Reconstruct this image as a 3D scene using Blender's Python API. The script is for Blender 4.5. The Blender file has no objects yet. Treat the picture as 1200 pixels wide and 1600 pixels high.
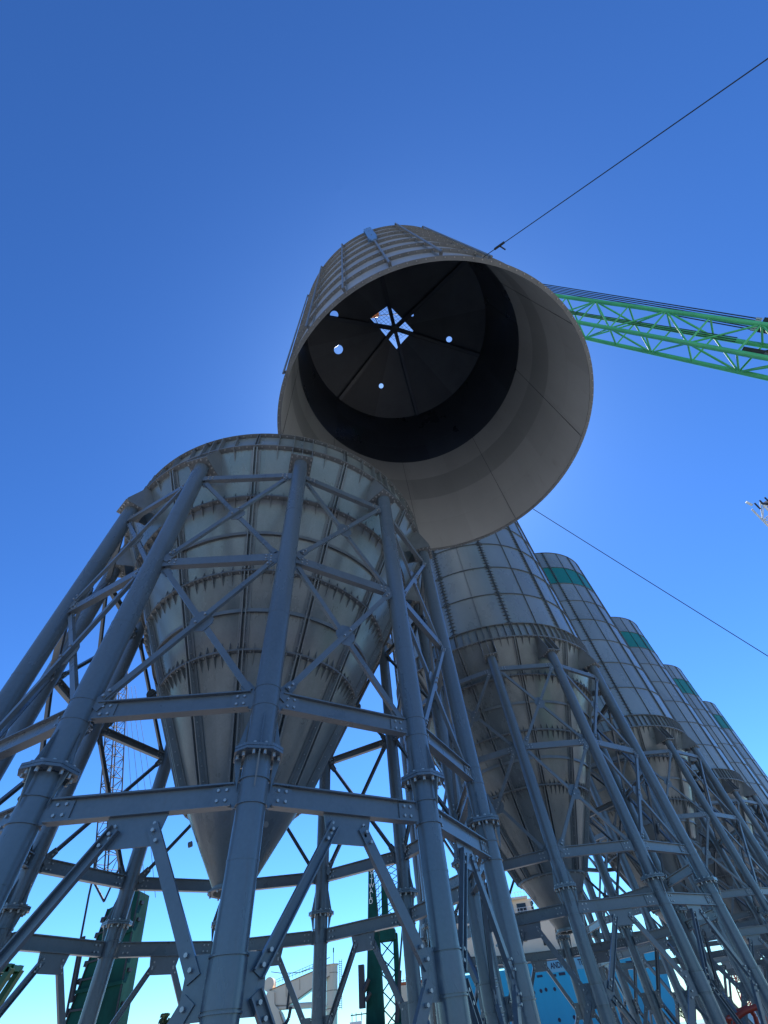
import bpy, math, random
from mathutils import Vector, Matrix
R_ = math.radians
S = bpy.context.scene
rnd = random.Random(7)

# ------------------------------------------------------------------ camera, sky, sun, exposure
GZ = 1.6                                     # eye height above the yard
cam = bpy.data.cameras.new('camera'); cam_o = bpy.data.objects.new('camera', cam)
S.collection.objects.link(cam_o); S.camera = cam_o
cam.sensor_fit = 'VERTICAL'; cam.sensor_height = 36; cam.lens = 656.79 / 1600 * 36
cam.clip_start = 0.05; cam.clip_end = 6000
cam_o.matrix_world = Matrix(((0.99107, 0.13337, 0.0, 0), (0.10554, -0.78427, -0.61138, 0), (-0.08154, 0.60592, -0.79134, GZ), (0, 0, 0, 1)))
SUN_AZ, SUN_EL = 13.0, 62.0                  # clockwise from +Y, above the horizon
W = bpy.data.worlds.new('World'); S.world = W; W.use_nodes = True
nt = W.node_tree
sky = nt.nodes.new('ShaderNodeTexSky'); sky.sky_type = 'NISHITA'; sky.sun_disc = False
sky.sun_elevation = R_(SUN_EL); sky.sun_rotation = R_(SUN_AZ)
sky.air_density = 1.0; sky.dust_density = 0.28; sky.ozone_density = 10.0; sky.altitude = 0
bg = nt.nodes['Background']; bg.inputs[1].default_value = 0.15
gam = nt.nodes.new('ShaderNodeGamma'); gam.inputs[1].default_value = 1.5     # the phone's contrasty, saturated rendering of the sky
mul = nt.nodes.new('ShaderNodeMixRGB'); mul.blend_type = 'MULTIPLY'; mul.inputs[0].default_value = 1; mul.inputs[2].default_value = (.46, .56, .54, 1)
nt.links.new(sky.outputs[0], gam.inputs[0]); nt.links.new(gam.outputs[0], mul.inputs[1]); nt.links.new(mul.outputs[0], bg.inputs[0])
sl = bpy.data.lights.new('sun', 'SUN'); sl.energy = 5.0; sl.angle = R_(0.5); sl.color = (1, .95, .87)
so = bpy.data.objects.new('sun', sl); S.collection.objects.link(so)
sd = Vector((math.sin(R_(SUN_AZ)) * math.cos(R_(SUN_EL)), math.cos(R_(SUN_AZ)) * math.cos(R_(SUN_EL)), math.sin(R_(SUN_EL))))
so.rotation_euler = sd.to_track_quat('Z', 'Y').to_euler()
S.view_settings.view_transform = 'Standard'; S.view_settings.look = 'None'
S.view_settings.exposure = 0.25; S.view_settings.gamma = 1
S.cycles.max_bounces = 8; S.cycles.diffuse_bounces = 4; S.cycles.use_denoising = True

# ------------------------------------------------------------------ materials
def pmat(name, c, rough=.5, metal=0., var=.15, scale=1.5, streak=1., tint=None, bump=0., spec=.5, fine=0., scuff=None, rustc=0., panel=None):
    m = bpy.data.materials.new(name); m.use_nodes = True
    n = m.node_tree.nodes; L = m.node_tree.links; b = n['Principled BSDF']
    tc = n.new('ShaderNodeTexCoord'); mp = n.new('ShaderNodeMapping'); mp.inputs['Scale'].default_value = (scale, scale, scale / streak)
    oi = n.new('ShaderNodeObjectInfo'); mu = n.new('ShaderNodeMath'); mu.operation = 'MULTIPLY'; mu.inputs[1].default_value = 37.
    L.new(oi.outputs['Random'], mu.inputs[0])
    no = n.new('ShaderNodeTexNoise'); no.noise_dimensions = '4D'; no.inputs['Scale'].default_value = 1.; no.inputs['Detail'].default_value = 6; no.inputs['Roughness'].default_value = .62
    L.new(tc.outputs['Object'], mp.inputs[0]); L.new(mp.outputs[0], no.inputs['Vector']); L.new(mu.outputs[0], no.inputs['W'])
    cr = n.new('ShaderNodeValToRGB'); cr.color_ramp.elements[0].position = .3; cr.color_ramp.elements[1].position = .7
    t = tint or c
    cr.color_ramp.elements[0].color = tuple(max(0, v * (1 - var)) for v in c) + (1,)
    cr.color_ramp.elements[1].color = tuple(v * (1 + var) for v in t) + (1,)
    L.new(no.outputs['Fac'], cr.inputs[0]); col = cr.outputs[0]
    if fine:
        n2 = n.new('ShaderNodeTexNoise'); n2.inputs['Scale'].default_value = 22; n2.inputs['Detail'].default_value = 4
        L.new(tc.outputs['Object'], n2.inputs['Vector'])
        mx = n.new('ShaderNodeMixRGB'); mx.blend_type = 'OVERLAY'; mx.inputs[0].default_value = fine
        L.new(col, mx.inputs[1]); L.new(n2.outputs['Fac'], mx.inputs[2]); col = mx.outputs[0]
    if panel:     # each plate of a shell has its own tone: cell = (angle step, course)
        z0, dz, step, amt = panel
        sx = n.new('ShaderNodeSeparateXYZ'); L.new(tc.outputs['Object'], sx.inputs[0])
        def mth(op, a, bb):
            q = n.new('ShaderNodeMath'); q.operation = op
            for i, v in enumerate((a, bb)):
                if v is None: continue
                if isinstance(v, (int, float)): q.inputs[i].default_value = v
                else: L.new(v, q.inputs[i])
            return q.outputs[0]
        an = mth('FLOOR', mth('DIVIDE', mth('ADD', mth('ARCTAN2', sx.outputs['Y'], sx.outputs['X']), R_(PH_)), R_(step)), None)
        lv = mth('FLOOR', mth('DIVIDE', mth('SUBTRACT', sx.outputs['Z'], z0), dz), None)
        cb = n.new('ShaderNodeCombineXYZ'); L.new(an, cb.inputs[0]); L.new(lv, cb.inputs[1]); L.new(mu.outputs[0], cb.inputs[2])
        wn = n.new('ShaderNodeTexWhiteNoise'); wn.noise_dimensions = '3D'; L.new(cb.outputs[0], wn.inputs['Vector'])
        pr_ = n.new('ShaderNodeMapRange'); pr_.inputs['To Min'].default_value = 1 - amt; pr_.inputs['To Max'].default_value = 1 + amt; L.new(wn.outputs['Value'], pr_.inputs[0])
        mx = n.new('ShaderNodeMixRGB'); mx.blend_type = 'MULTIPLY'; mx.inputs[0].default_value = 1; L.new(col, mx.inputs[1]); L.new(pr_.outputs[0], mx.inputs[2]); col = mx.outputs[0]
    def blotch(col, colour, sc, lo, hi, amount, zs=1.):
        m2 = n.new('ShaderNodeMapping'); m2.inputs['Scale'].default_value = (sc, sc, sc / zs)
        L.new(tc.outputs['Object'], m2.inputs[0])
        q = n.new('ShaderNodeTexNoise'); q.noise_dimensions = '4D'; q.inputs['Scale'].default_value = 1; q.inputs['Detail'].default_value = 7; q.inputs['Roughness'].default_value = .7
        L.new(m2.outputs[0], q.inputs['Vector']); L.new(mu.outputs[0], q.inputs['W'])
        g = n.new('ShaderNodeMapRange'); g.inputs['From Min'].default_value = lo; g.inputs['From Max'].default_value = hi; g.inputs['To Max'].default_value = amount
        L.new(q.outputs['Fac'], g.inputs[0]); mx = n.new('ShaderNodeMixRGB'); L.new(g.outputs[0], mx.inputs[0]); L.new(col, mx.inputs[1]); mx.inputs[2].default_value = colour + (1,)
        return mx.outputs[0]
    if scuff: col = blotch(col, scuff, 1.7, .62, .72, .55)
    if rustc: col = blotch(col, (.16, .10, .06), 2.6, .60, .75, rustc, 6.)
    L.new(col, b.inputs['Base Color'])
    mr = n.new('ShaderNodeMapRange'); mr.inputs['To Min'].default_value = max(.03, rough - .12); mr.inputs['To Max'].default_value = min(1, rough + .12)
    L.new(no.outputs['Fac'], mr.inputs[0]); L.new(mr.outputs[0], b.inputs['Roughness'])
    b.inputs['Metallic'].default_value = metal; b.inputs['Specular IOR Level'].default_value = spec
    if bump:
        n3 = n.new('ShaderNodeTexNoise'); n3.inputs['Scale'].default_value = scale * 1.3; n3.inputs['Detail'].default_value = 2
        L.new(tc.outputs['Object'], n3.inputs['Vector'])
        bp = n.new('ShaderNodeBump'); bp.inputs['Strength'].default_value = bump; bp.inputs['Distance'].default_value = .05
        L.new(n3.outputs['Fac'], bp.inputs['Height']); L.new(bp.outputs[0], b.inputs['Normal'])
    return m

PH_ = 128.6
M = {}
M['leg'] = pmat('blue_grey_leg_paint', (.118, .145, .168), .27, 0, .14, 1.2, 3, spec=.75, fine=.14, scuff=(.17, .20, .23), rustc=.35)
M['brace'] = pmat('blue_grey_section_paint', (.13, .153, .172), .30, 0, .16, 1.6, 1, spec=.7, fine=.14, scuff=(.17, .19, .21), rustc=.3)
M['cone'] = pmat('weathered_grey_plate', (.17, .195, .203), .29, .2, .22, .9, 3.5, tint=(.205, .223, .224), bump=.22, rustc=.4, panel=(0, 30, 15, .07), fine=.15)
M['ring'] = pmat('grey_flange_paint', (.20, .21, .212), .40, .1, .18, 2., rustc=.3)
M['shell'] = pmat('grey_shell_plate', (.255, .29, .295), .28, .22, .12, .6, 1.5, bump=.18, rustc=.25, panel=(13.0, 1.7925, 15, .09))
M['drum'] = pmat('lifted_shell_plate', (.34, .34, .335), .42, .1, .14, .8, 1.5, rustc=.3)
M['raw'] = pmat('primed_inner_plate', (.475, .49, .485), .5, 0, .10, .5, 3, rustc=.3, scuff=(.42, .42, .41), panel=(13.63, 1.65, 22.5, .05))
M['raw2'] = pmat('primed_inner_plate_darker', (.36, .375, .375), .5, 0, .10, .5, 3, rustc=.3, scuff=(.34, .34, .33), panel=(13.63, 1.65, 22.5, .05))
M['dark'] = pmat('dark_inner_steel', (.05, .06, .078), .30, 0, .25, .7, 2, panel=(13.63, 1.65, 30, .3))
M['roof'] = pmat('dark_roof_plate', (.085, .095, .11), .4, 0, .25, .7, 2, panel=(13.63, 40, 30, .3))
M['seam'] = pmat('dark_seam_steel', (.125, .14, .15), .5, .1, .2, 2.)
M['green'] = pmat('teal_green_band', (.012, .19, .165), .45, 0, .12, .8, 1)
M['crane'] = pmat('crane_green_paint', (.10, .54, .20), .35, 0, .2, 1.2, 1)
M['frame'] = pmat('dull_green_paint', (.005, .07, .025), .45, 0, .2, 1.)
M['dkgreen'] = pmat('dark_green_paint', (.006, .06, .046), .7, 0, .35, .8, 2, spec=.15)
M['bolt'] = pmat('zinc_bolt', (.45, .44, .42), .35, .5, .1, 4)
M['steel'] = pmat('dark_wire_rope', (.035, .036, .04), .5, .3, .2, 5)
M['lug'] = pmat('blue_grey_lug_paint', (.14, .27, .46), .35, 0, .1, 2)
M['orange'] = pmat('orange_paint', (.75, .22, .03), .45, 0, .1, 2)
M['red'] = pmat('red_orange_paint', (.55, .06, .025), .4, 0, .15, 2)
M['cream'] = pmat('cream_ship_paint', (.85, .67, .47), .5, 0, .1, .15, 6, fine=.08)
M['rust'] = pmat('rusty_steel', (.26, .10, .05), .8, 0, .35, 2)
M['shaded_cream'] = pmat('shaded_cream_steel', (.34, .23, .14), .7, 0, .3, 2)  # darker brown on the deck crane's ribs and bands, shading put into the colour
M['hull'] = pmat('blue_hull_paint', (.01, .36, .56), .4, 0, .2, .12, 8)
M['board'] = pmat('pale_blue_paint', (.15, .40, .54), .5, 0, .06, .3)
M['bulwark'] = pmat('grey_bulwark_paint', (.11, .115, .12), .6, 0, .15, .2)
M['letter'] = pmat('dark_lettering', (.015, .025, .06), .6, 0, .1, 1)
M['white'] = pmat('white_paint', (.78, .78, .75), .5, 0, .06, 1)
M['glass'] = pmat('dark_glass', (.01, .012, .016), .08, 0, .1, 1)
M['ground'] = pmat('concrete_yard', (.34, .325, .295), .9, 0, .16, .12, 1, fine=.2)
M['water'] = pmat('harbour_water', (.03, .07, .085), .08, 0, .2, .02, 1, bump=.3)
M['leaf'] = pmat('foliage', (.06, .09, .035), .7, 0, .4, 1.2)
M['bark'] = pmat('bark', (.10, .075, .05), .9, 0, .3, 3)
M['rubber'] = pmat('black_rubber', (.02, .02, .02), .8, 0, .2, 3)

# ------------------------------------------------------------------ mesh helpers
V = Vector
def circ(r, n=10): return [(r * math.cos(2 * math.pi * i / n), r * math.sin(2 * math.pi * i / n)) for i in range(n)]
def rect(w, h): return [(-w / 2, -h / 2), (w / 2, -h / 2), (w / 2, h / 2), (-w / 2, h / 2)]
def isec(w, h, t=.018):   # w: flange width, h: depth, web along h
    a, b, s = w / 2, h / 2, t / 2
    return [(-a, -b), (a, -b), (a, -b + t), (s, -b + t), (s, b - t), (a, b - t), (a, b), (-a, b), (-a, b - t), (-s, b - t), (-s, -b + t), (-a, -b + t)]
def usec(w, h, t=.018):   # channel, web on the -x side
    b = h / 2
    return [(0, -b), (w, -b), (w, -b + t), (t, -b + t), (t, b - t), (w, b - t), (w, b), (0, b)]
def lsec(w, h, t=.016):
    return [(0, 0), (w, 0), (w, t), (t, t), (t, h), (0, h)]

class MB:
    def __init__(s): s.v = []; s.f = []; s.m = []; s.s = []
    def add(s, vs, fs, mi=0, sm=False):
        o = len(s.v); s.v += [tuple(p) for p in vs]
        for f in fs: s.f.append(tuple(o + i for i in f)); s.m.append(mi); s.s.append(sm)
    def bar(s, p, q, prof, up=(0, 0, 1), mi=0, sm=False, q_scale=1.):
        p, q = V(p), V(q); d = (q - p).normalized(); up = V(up)
        x = up.cross(d)
        if x.length < 1e-5: x = V((1, 0, 0)).cross(d)
        x.normalize(); y = d.cross(x); n = len(prof)
        vs = [p + x * a + y * b for a, b in prof] + [q + x * a * q_scale + y * b * q_scale for a, b in prof]
        s.add(vs, [(i, (i + 1) % n, n + (i + 1) % n, n + i) for i in range(n)], mi, sm)
        s.add(vs, [tuple(range(n - 1, -1, -1)), tuple(range(n, 2 * n))], mi)
    def tube(s, p, q, r, n=10, mi=0, r2=None): s.bar(p, q, circ(r, n), (0.31, .87, .4) if abs((V(q) - V(p)).normalized().z) > .9 else (0, 0, 1), mi, True, 1. if r2 is None else r2 / r)
    def path(s, pts, r, n=6, mi=0):
        for a, b in zip(pts, pts[1:]): s.tube(a, b, r, n, mi)
    def box(s, c, d, rz=0, mi=0, rot=None):
        c = V(c); m = rot or Matrix.Rotation(rz, 3, 'Z'); a, b, e = d[0] / 2, d[1] / 2, d[2] / 2
        vs = [c + m @ V((x, y, z)) for x, y, z in ((-a, -b, -e), (a, -b, -e), (a, b, -e), (-a, b, -e), (-a, -b, e), (a, -b, e), (a, b, e), (-a, b, e))]
        s.add(vs, [(3, 2, 1, 0), (4, 5, 6, 7), (0, 1, 5, 4), (1, 2, 6, 5), (2, 3, 7, 6), (3, 0, 4, 7)], mi)
    def plate(s, poly, th, mi=0):   # planar polygon thickened both ways by vector th/2
        th = V(th) / 2; n = len(poly); a = [V(p) - th for p in poly]; b = [V(p) + th for p in poly]
        s.add(a + b, [tuple(range(n - 1, -1, -1)), tuple(range(n, 2 * n))] + [(i, (i + 1) % n, n + (i + 1) % n, n + i) for i in range(n)], mi)
    def lathe(s, prof, n=96, mi=0, sm=True, c=(0, 0), a0=0., a1=360., hard=()):
        # each profile segment gets its own verts so edges between segments stay crisp
        full = abs(a1 - a0) >= 360; m = n if full else n + 1
        for k, ((r0, z0), (r1, z1)) in enumerate(zip(prof, prof[1:])):
            vs = []
            for i in range(m):
                t = R_(a0 + (a1 - a0) * i / n); ct, st = math.cos(t), math.sin(t)
                vs += [(c[0] + r0 * ct, c[1] + r0 * st, z0), (c[0] + r1 * ct, c[1] + r1 * st, z1)]
            s.add(vs, [(2 * i, 2 * ((i + 1) % m), 2 * ((i + 1) % m) + 1, 2 * i + 1) for i in range(n)], mi if not isinstance(mi, (list, tuple)) else mi[k], sm)
    def ring(s, ri, ro, z0, z1, n=96, mi=0):
        s.lathe([(ri, z0), (ro, z0), (ro, z1), (ri, z1), (ri, z0)], n, mi)
    def bolt(s, p, ax, r=.02, h=.03, mi=0, n=6):
        p, ax = V(p), V(ax).normalized(); s.bar(p, p + ax * h, circ(r, n), (0.3, .5, .8), mi)
    def ico(s, c, r, mi=0):
        pass
    def build(s, name, mats, parent=None):
        me = bpy.data.meshes.new(name); me.from_pydata(s.v, [], s.f)
        if not isinstance(mats, (list, tuple)): mats = [mats]
        for m in mats: me.materials.append(m)
        me.polygons.foreach_set('material_index', s.m); me.polygons.foreach_set('use_smooth', s.s)
        me.update()
        o = bpy.data.objects.new(name, me); S.collection.objects.link(o)
        if parent: o.parent = parent
        return o
def inst(src, parent, name=None, loc=(0, 0, 0), rz=0.):
    o = src.copy(); S.collection.objects.link(o); o.parent = parent; o.location = loc; o.rotation_euler = (0, 0, rz); return o
def tag(o, label=None, cat=None, group=None, kind=None):
    for k, v in (('label', label), ('category', cat), ('group', group), ('kind', kind)):
        if v: o[k] = v
    return o
def thing(name, label, cat, loc=(0, 0, 0), rz=0., group=None):
    o = bpy.data.objects.new(name, None); S.collection.objects.link(o); o.location = loc; o.rotation_euler = (0, 0, rz)
    return tag(o, label, cat, group)
def rad(r, a, z): return V((r * math.cos(a), r * math.sin(a), z))

# ------------------------------------------------------------------ setting
mb = MB(); mb.add([(-3000, -3000, 0), (3000, -3000, 0), (3000, 108, 0), (-3000, 108, 0)], [(0, 1, 2, 3)])
tag(mb.build('ground', M['ground']), kind='structure')
mb = MB(); mb.add([(-3000, 107.9, -2.2), (3000, 107.9, -2.2), (3000, 4000, -2.2), (-3000, 4000, -2.2)], [(0, 1, 2, 3)])
tag(mb.build('water', M['water']), kind='structure')
mb = MB(); mb.box((0, 107.7, -1.255), (3000, .58, 2.5)); mb.box((0, 107.2, .1), (3000, .5, .2))
tag(mb.build('quay_edge', M['ground']), kind='structure')

# ------------------------------------------------------------------ silos
PH = -128.6; RL = 4.984; HALF = RL * math.sin(R_(15)); RC = RL * math.cos(R_(15))
LV = [13.0 + 1.7925 * i for i in range(9)]
LEG_A = [R_(PH + 30 * k) for k in range(12)]; SEAM_A = [a + R_(15) for a in LEG_A]
CZ = [(12.30, 4.86), (10.95, 4.13), (9.10, 3.22), (7.45, 2.37), (5.15, 1.17)]
def cr_at(z):
    for (z1, r1), (z0, r0) in zip(CZ, CZ[1:]):
        if z >= z0 - 1e-6: return r0 + (r1 - r0) * (z - z0) / (z1 - z0)
    return CZ[-1][1]

def make_hopper():
    b = MB()
    prof = [(r, z) for z, r in CZ]
    b.lathe(prof, 120); b.lathe([(prof[-1][0] - .02, prof[-1][1])] + [(r - .02, z) for r, z in prof[-2::-1]], 96)
    for z, r in CZ[1:]:
        w = .11 if z > 6 else .09
        b.ring(r - .01, r + w, z + .004, z + .022, 120, 1); b.ring(r - .01, r + w, z - .022, z - .004, 120, 1)
        nb = int(2 * math.pi * r / .26)
        for i in range(nb):
            a = 2 * math.pi * (i + .5) / nb
            b.bolt(rad(r + w * .55, a, z - .024), (0, 0, -1), .019, .03, 2)
        if z > 6:
            for k in range(12):
                for j in range(7):
                    a = SEAM_A[k] + R_(30) * (j + .5) / 7
                    th = rad(.011, a + math.pi / 2, 0); up, dn = .19 * (.8 + .4 * rnd.random()), .27
                    b.plate([rad(cr_at(z + .02) - .01, a, z + .022), rad(r + w * .95, a, z + .022), rad(cr_at(z + up) + .005, a, z + up)], th, 1)
                    b.plate([rad(cr_at(z - .02) - .01, a, z - .022), rad(cr_at(z - dn) - .005, a, z - dn), rad(r + w * .95, a, z - .022)], th, 1)
    for z in (10.02, 8.26):
        r = cr_at(z); b.ring(r - .02, r + .06, z - .008, z + .008, 120, 1); b.ring(r + .048, r + .06, z - .05, z + .05, 96, 1)
    # vertical seam angles, pairs of plates following the slope
    def seam(a, z0, z1, h):
        for s in (-1, 1):
            off = rad(.045 * s, a + math.pi / 2, 0); th = rad(.026, a + math.pi / 2, 0)
            p = [rad(cr_at(z1) - .01, a, z1) + off, rad(cr_at(z1) + h, a, z1) + off, rad(cr_at(z0) + h, a, z0) + off, rad(cr_at(z0) - .01, a, z0) + off]
            b.plate(p, th, 1)
            o2 = rad(.13 * s, a + math.pi / 2, 0)
            b.plate([rad(cr_at(z1) + .012, a, z1) + off, rad(cr_at(z1) + .012, a, z1) + o2, rad(cr_at(z0) + .012, a, z0) + o2, rad(cr_at(z0) + .012, a, z0) + off], rad(.012, a, 0), 1)
        n = int((z1 - z0) / .24)
        for i in range(n):
            z = z0 + (i + .5) * (z1 - z0) / n
            for s in (-1, 1): b.bolt(rad(cr_at(z) + h * .55, a, z) + rad(.06 * s, a + math.pi / 2, 0), rad(s, a + math.pi / 2, 0), .013, .018, 2)
    for k in range(12):
        for (z1, _), (z0, _) in zip(CZ, CZ[1:]):
            seam(SEAM_A[k], z0 + .03, z1 - .03, .12 if z0 > 6 else .15)
    return b
def make_spout():
    b = MB(); r0 = CZ[-1][1]
    b.lathe([(r0, 5.12), (.36, 3.86), (.36, 3.80)], 72); b.lathe([(.34, 3.80), (.34, 3.86), (r0 - .02, 5.12)], 72)
    b.ring(.34, .43, 3.77, 3.80, 48, 1)
    for i in range(10): b.bolt(rad(.40, i * math.pi / 5, 3.77), (0, 0, -1), .018, .03, 2)
    for a in (SEAM_A[2] + .2, SEAM_A[6], SEAM_A[10]): b.bar(rad(.95, a, 4.62), rad(1.02, a, 4.60), circ(.05, 10), mi=1)
    return b
def make_skirt(dense):
    b = MB()
    b.lathe([(4.88, 12.33), (4.88, 12.98)], 144); b.lathe([(4.86, 12.98), (4.86, 12.33)], 96)
    b.ring(4.80, 5.0, 12.985, 13.003, 144, 1)
    b.ring(4.78, 5.0, 12.325, 12.345, 144, 1); b.ring(4.78, 5.0, 12.30, 12.32, 144, 1)
    for i in range(150):
        a = 2 * math.pi * i / 150; b.bolt(rad(4.95, a, 12.30), (0, 0, -1), .02, .03, 2)
        if not dense: b.bolt(rad(4.95, a, 12.983), (0, 0, -1), .02, .03, 2)
    offs = (-11.2, -7.4, -3.7, 3.7, 7.4, 11.2) if dense else (-8., 8.)
    for k in range(12):
        for o in offs:
            a = LEG_A[k] + R_(o); th = rad(.014, a + math.pi / 2, 0); dn = .32
            b.plate([rad(4.87, a, 12.98), rad(4.985, a, 12.98), rad(4.985, a, 12.348), rad(4.87, a, 12.348)], th, 1)
            b.plate([rad(4.80, a, 12.298), rad(cr_at(12.30 - dn) - .01, a, 12.30 - dn), rad(4.985, a, 12.298)], th, 1)
        a = SEAM_A[k]
        for s in (-1, 1):
            off = rad(.035 * s, a + math.pi / 2, 0)
            b.plate([p + off for p in (rad(4.87, a, 12.98), rad(4.99, a, 12.98), rad(4.99, a, 12.348), rad(4.87, a, 12.348))], rad(.012, a + math.pi / 2, 0), 1)
    return b
def make_shell(spiky, levels, skip=(), r=4.88, pipe=True):
    b = MB()
    for i, (z0, z1) in enumerate(zip(levels, levels[1:])):
        if i not in skip: b.lathe([(r, z0 + .012), (r, z1 - .012)], 144)
        b.lathe([(r - .02, z1), (r - .02, z0)], 96, 0)
    for z in levels:
        b.ring(r - .03, r + .055, z - .012, z + .012, 144, 1)
    z0, z1 = levels[0] + .015, levels[-1] - .015
    for k in range(12):
        for a, h, sp in ((SEAM_A[k], .085, k in spiky), (LEG_A[k], .055, False)):
            for lo, hi in zip(levels, levels[1:]):
                for s in ((-1, 1) if h > .06 else (1,)):
                    off = rad(.02 * s, a + math.pi / 2, 0)
                    b.plate([p + off for p in (rad(r - .01, a, hi - .014), rad(r + h, a, hi - .014), rad(r + h, a, lo + .014), rad(r - .01, a, lo + .014))], rad(.012, a + math.pi / 2, 0), 1)
                if sp:
                    for j in range(9):
                        z = lo + (j + .5) * (hi - lo) / 9
                        for s in (-1, 1):
                            o1, o2 = rad(.028 * s, a + math.pi / 2, 0), rad(.19 * s, a + math.pi / 2, 0)
                            b.plate([rad(r - .01, a, z) + o1, rad(r + h * .95, a, z) + o1, rad(r - .005, a, z) + o2], (0, 0, .014), 1)
    return b
def make_leg():
    b = MB(); b.tube((0, 0, .04), (0, 0, 4.10), .172, 28); b.tube((0, 0, 4.18), (0, 0, 11.455), .182, 28)
    for z in (1.97, 2.33, 3.57, 3.84, 4.76, 5.04): b.ring(.16, .19, z - .007, z + .007, 28)
    for z in (1.2, 3.05, 6.4, 9.3): b.ring(.16, .1755 if z < 4.1 else .1855, z - .012, z + .012, 28)
    b.box((0, 0, .02), (.7, .7, .04))
    return b
def chopped(w, c): a = w / 2; return [(-a, -a + c), (-a + c, -a), (a - c, -a), (a, -a + c), (a, a - c), (a - c, a), (-a + c, a), (-a, a - c)]
def make_flange():
    b = MB()
    for z0, z1 in ((4.105, 4.137), (4.143, 4.175)): b.bar((0, 0, z0), (0, 0, z1), chopped(.60, .14), (1, 0, 0))
    for i in range(12):
        a = 2 * math.pi * (i + .5) / 12; p = rad(.262, a, 0)
        b.bolt(p + V((0, 0, 4.105)), (0, 0, -1), .022, .05, 1); b.bolt(p + V((0, 0, 4.175)), (0, 0, 1), .022, .03, 1)
    for i in range(4):
        a = i * math.pi / 2; th = rad(.018, a + math.pi / 2, 0)
        b.plate([rad(.19, a, 4.177), rad(.29, a, 4.177), rad(.19, a, 4.60)], th); b.plate([rad(.20, a, 3.72), rad(.29, a, 4.103), rad(.20, a, 4.103)], th)
    return b
def make_bracket():   # local x points outward from the silo axis
    b = MB(); b.bar((-.01, 0, 11.452), (-.01, 0, 11.48), rect(.58, .60), (1, 0, 0))
    for i in range(14):
        a = 2 * math.pi * i / 14; q = max(abs(math.cos(a)), abs(math.sin(a))); b.bolt((.245 * math.cos(a) / q, .25 * math.sin(a) / q, 11.452), (0, 0, -1), .022, .035, 1)
    for y in (-.27, 0, .27):
        i_ = -.60 if y else -.02
        b.plate([(.275, y, 11.482), (.275, y, 11.56), (.03, y, 12.22), (.03, y, 12.98), (-.10, y, 12.98), (-.10, y, 12.36), (-.14 if y else -.02, y, 12.29), (i_, y, 11.482)], (0, .018, 0))
    return b
def make_node():
    b = MB()
    b.ring(.16, .181, 1.99, 2.31, 28)
    for s in (-1, 1):
        a = s * R_(90 + 15); d = V((math.cos(a), math.sin(a), 0))   # towards the next leg
        p = [d * .18 + V((0, 0, 1.94)), d * .35 + V((0, 0, 1.94)), d * .38 + V((0, 0, 1.98)), d * .38 + V((0, 0, 2.32)), d * .35 + V((0, 0, 2.36)), d * .18 + V((0, 0, 2.36))]
        b.plate(p, d.cross(V((0, 0, 1))) * .022)
    return b
def bolts4(b, y, z, dz, x0, mi=1):
    for sy in (-.05, .05):
        for sz in (-dz, dz):
            for s in (-1, 1): b.bolt((s * x0, y + sy, z + sz), (s, 0, 0), .018, .02, mi)
def make_beam(h, w, gap, sec='I'):
    b = MB(); e = HALF - .20 - gap
    b.bar((0, -e, 0), (0, e, 0), isec(w, h) if sec == 'I' else [(x - .03, y) for x, y in usec(w, h)], (0, 0, 1))
    for s in (-1, 1):
        b.plate([(.02, s * (e - .26), -h * .36), (.02, s * (HALF - .17), -h * .58), (.02, s * (HALF - .17), h * .5), (.02, s * (e - .26), h * .36)] if s > 0 else
                [(.02, s * (e - .26), h * .36), (.02, s * (HALF - .17), h * .5), (.02, s * (HALF - .17), -h * .58), (.02, s * (e - .26), -h * .36)], (.018, 0, 0))
        bolts4(b, s * (e - .13), 0, h * .22, .031)
    return b
def make_gusset(flip):
    b = MB(); s = -1 if flip else 1; p = [(0, -.34, -.115 * s), (0, .34, -.115 * s), (0, .27, -.43 * s), (0, -.27, -.43 * s)]
    b.plate(p, (.02, 0, 0))
    for y in (-.22, .22):
        for dz in (.22, .33):
            for q in (-1, 1): b.bolt((q * .01, y + (.02 if dz > .3 else 0) * (-1 if y < 0 else 1), -dz * s), (q, 0, 0), .019, .03, 1)
    return b
def make_xbrace(z0, z1, s, plate):
    b = MB(); e = HALF - .27; x = .045 * s; p, q = V((x, -e * s, z0 + .17)), V((x, e * s, z1 - .17))
    d = (q - p).normalized()
    b.bar(p, q, [(u - .035, v) for u, v in usec(.07, .092, .014)] if s > 0 else [(-u + .035, v) for u, v in usec(.07, .092, .014)][::-1], (0, 0, 1))
    for t in (p, q):
        sg = 1 if t is p else -1
        c = t; n = V((0, d.z, -d.y))
        b.plate([c - n * .10 - d * sg * .16, c + n * .10 - d * sg * .16, c + n * .07 + d * sg * .16, c - n * .07 + d * sg * .16], (.016, 0, 0))
        for u in (.02, .11): b.bolt(c + d * sg * u + V((.045 * s, 0, 0)), (s, 0, 0), .02, .03, 1)
    if plate:
        c = (p + q) / 2; c.x = 0
        b.plate([c + V((0, -.19, -.05)), c + V((0, -.07, -.21)), c + V((0, .07, -.21)), c + V((0, .19, -.05)), c + V((0, .19, .05)), c + V((0, .07, .21)), c + V((0, -.07, .21)), c + V((0, -.19, .05))], (.016, 0, 0))
        for u in (-.1, .1): b.bolt(c + d * u + V((.085, 0, 0)), (1, 0, 0), .02, .03, 1)
    return b
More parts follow.
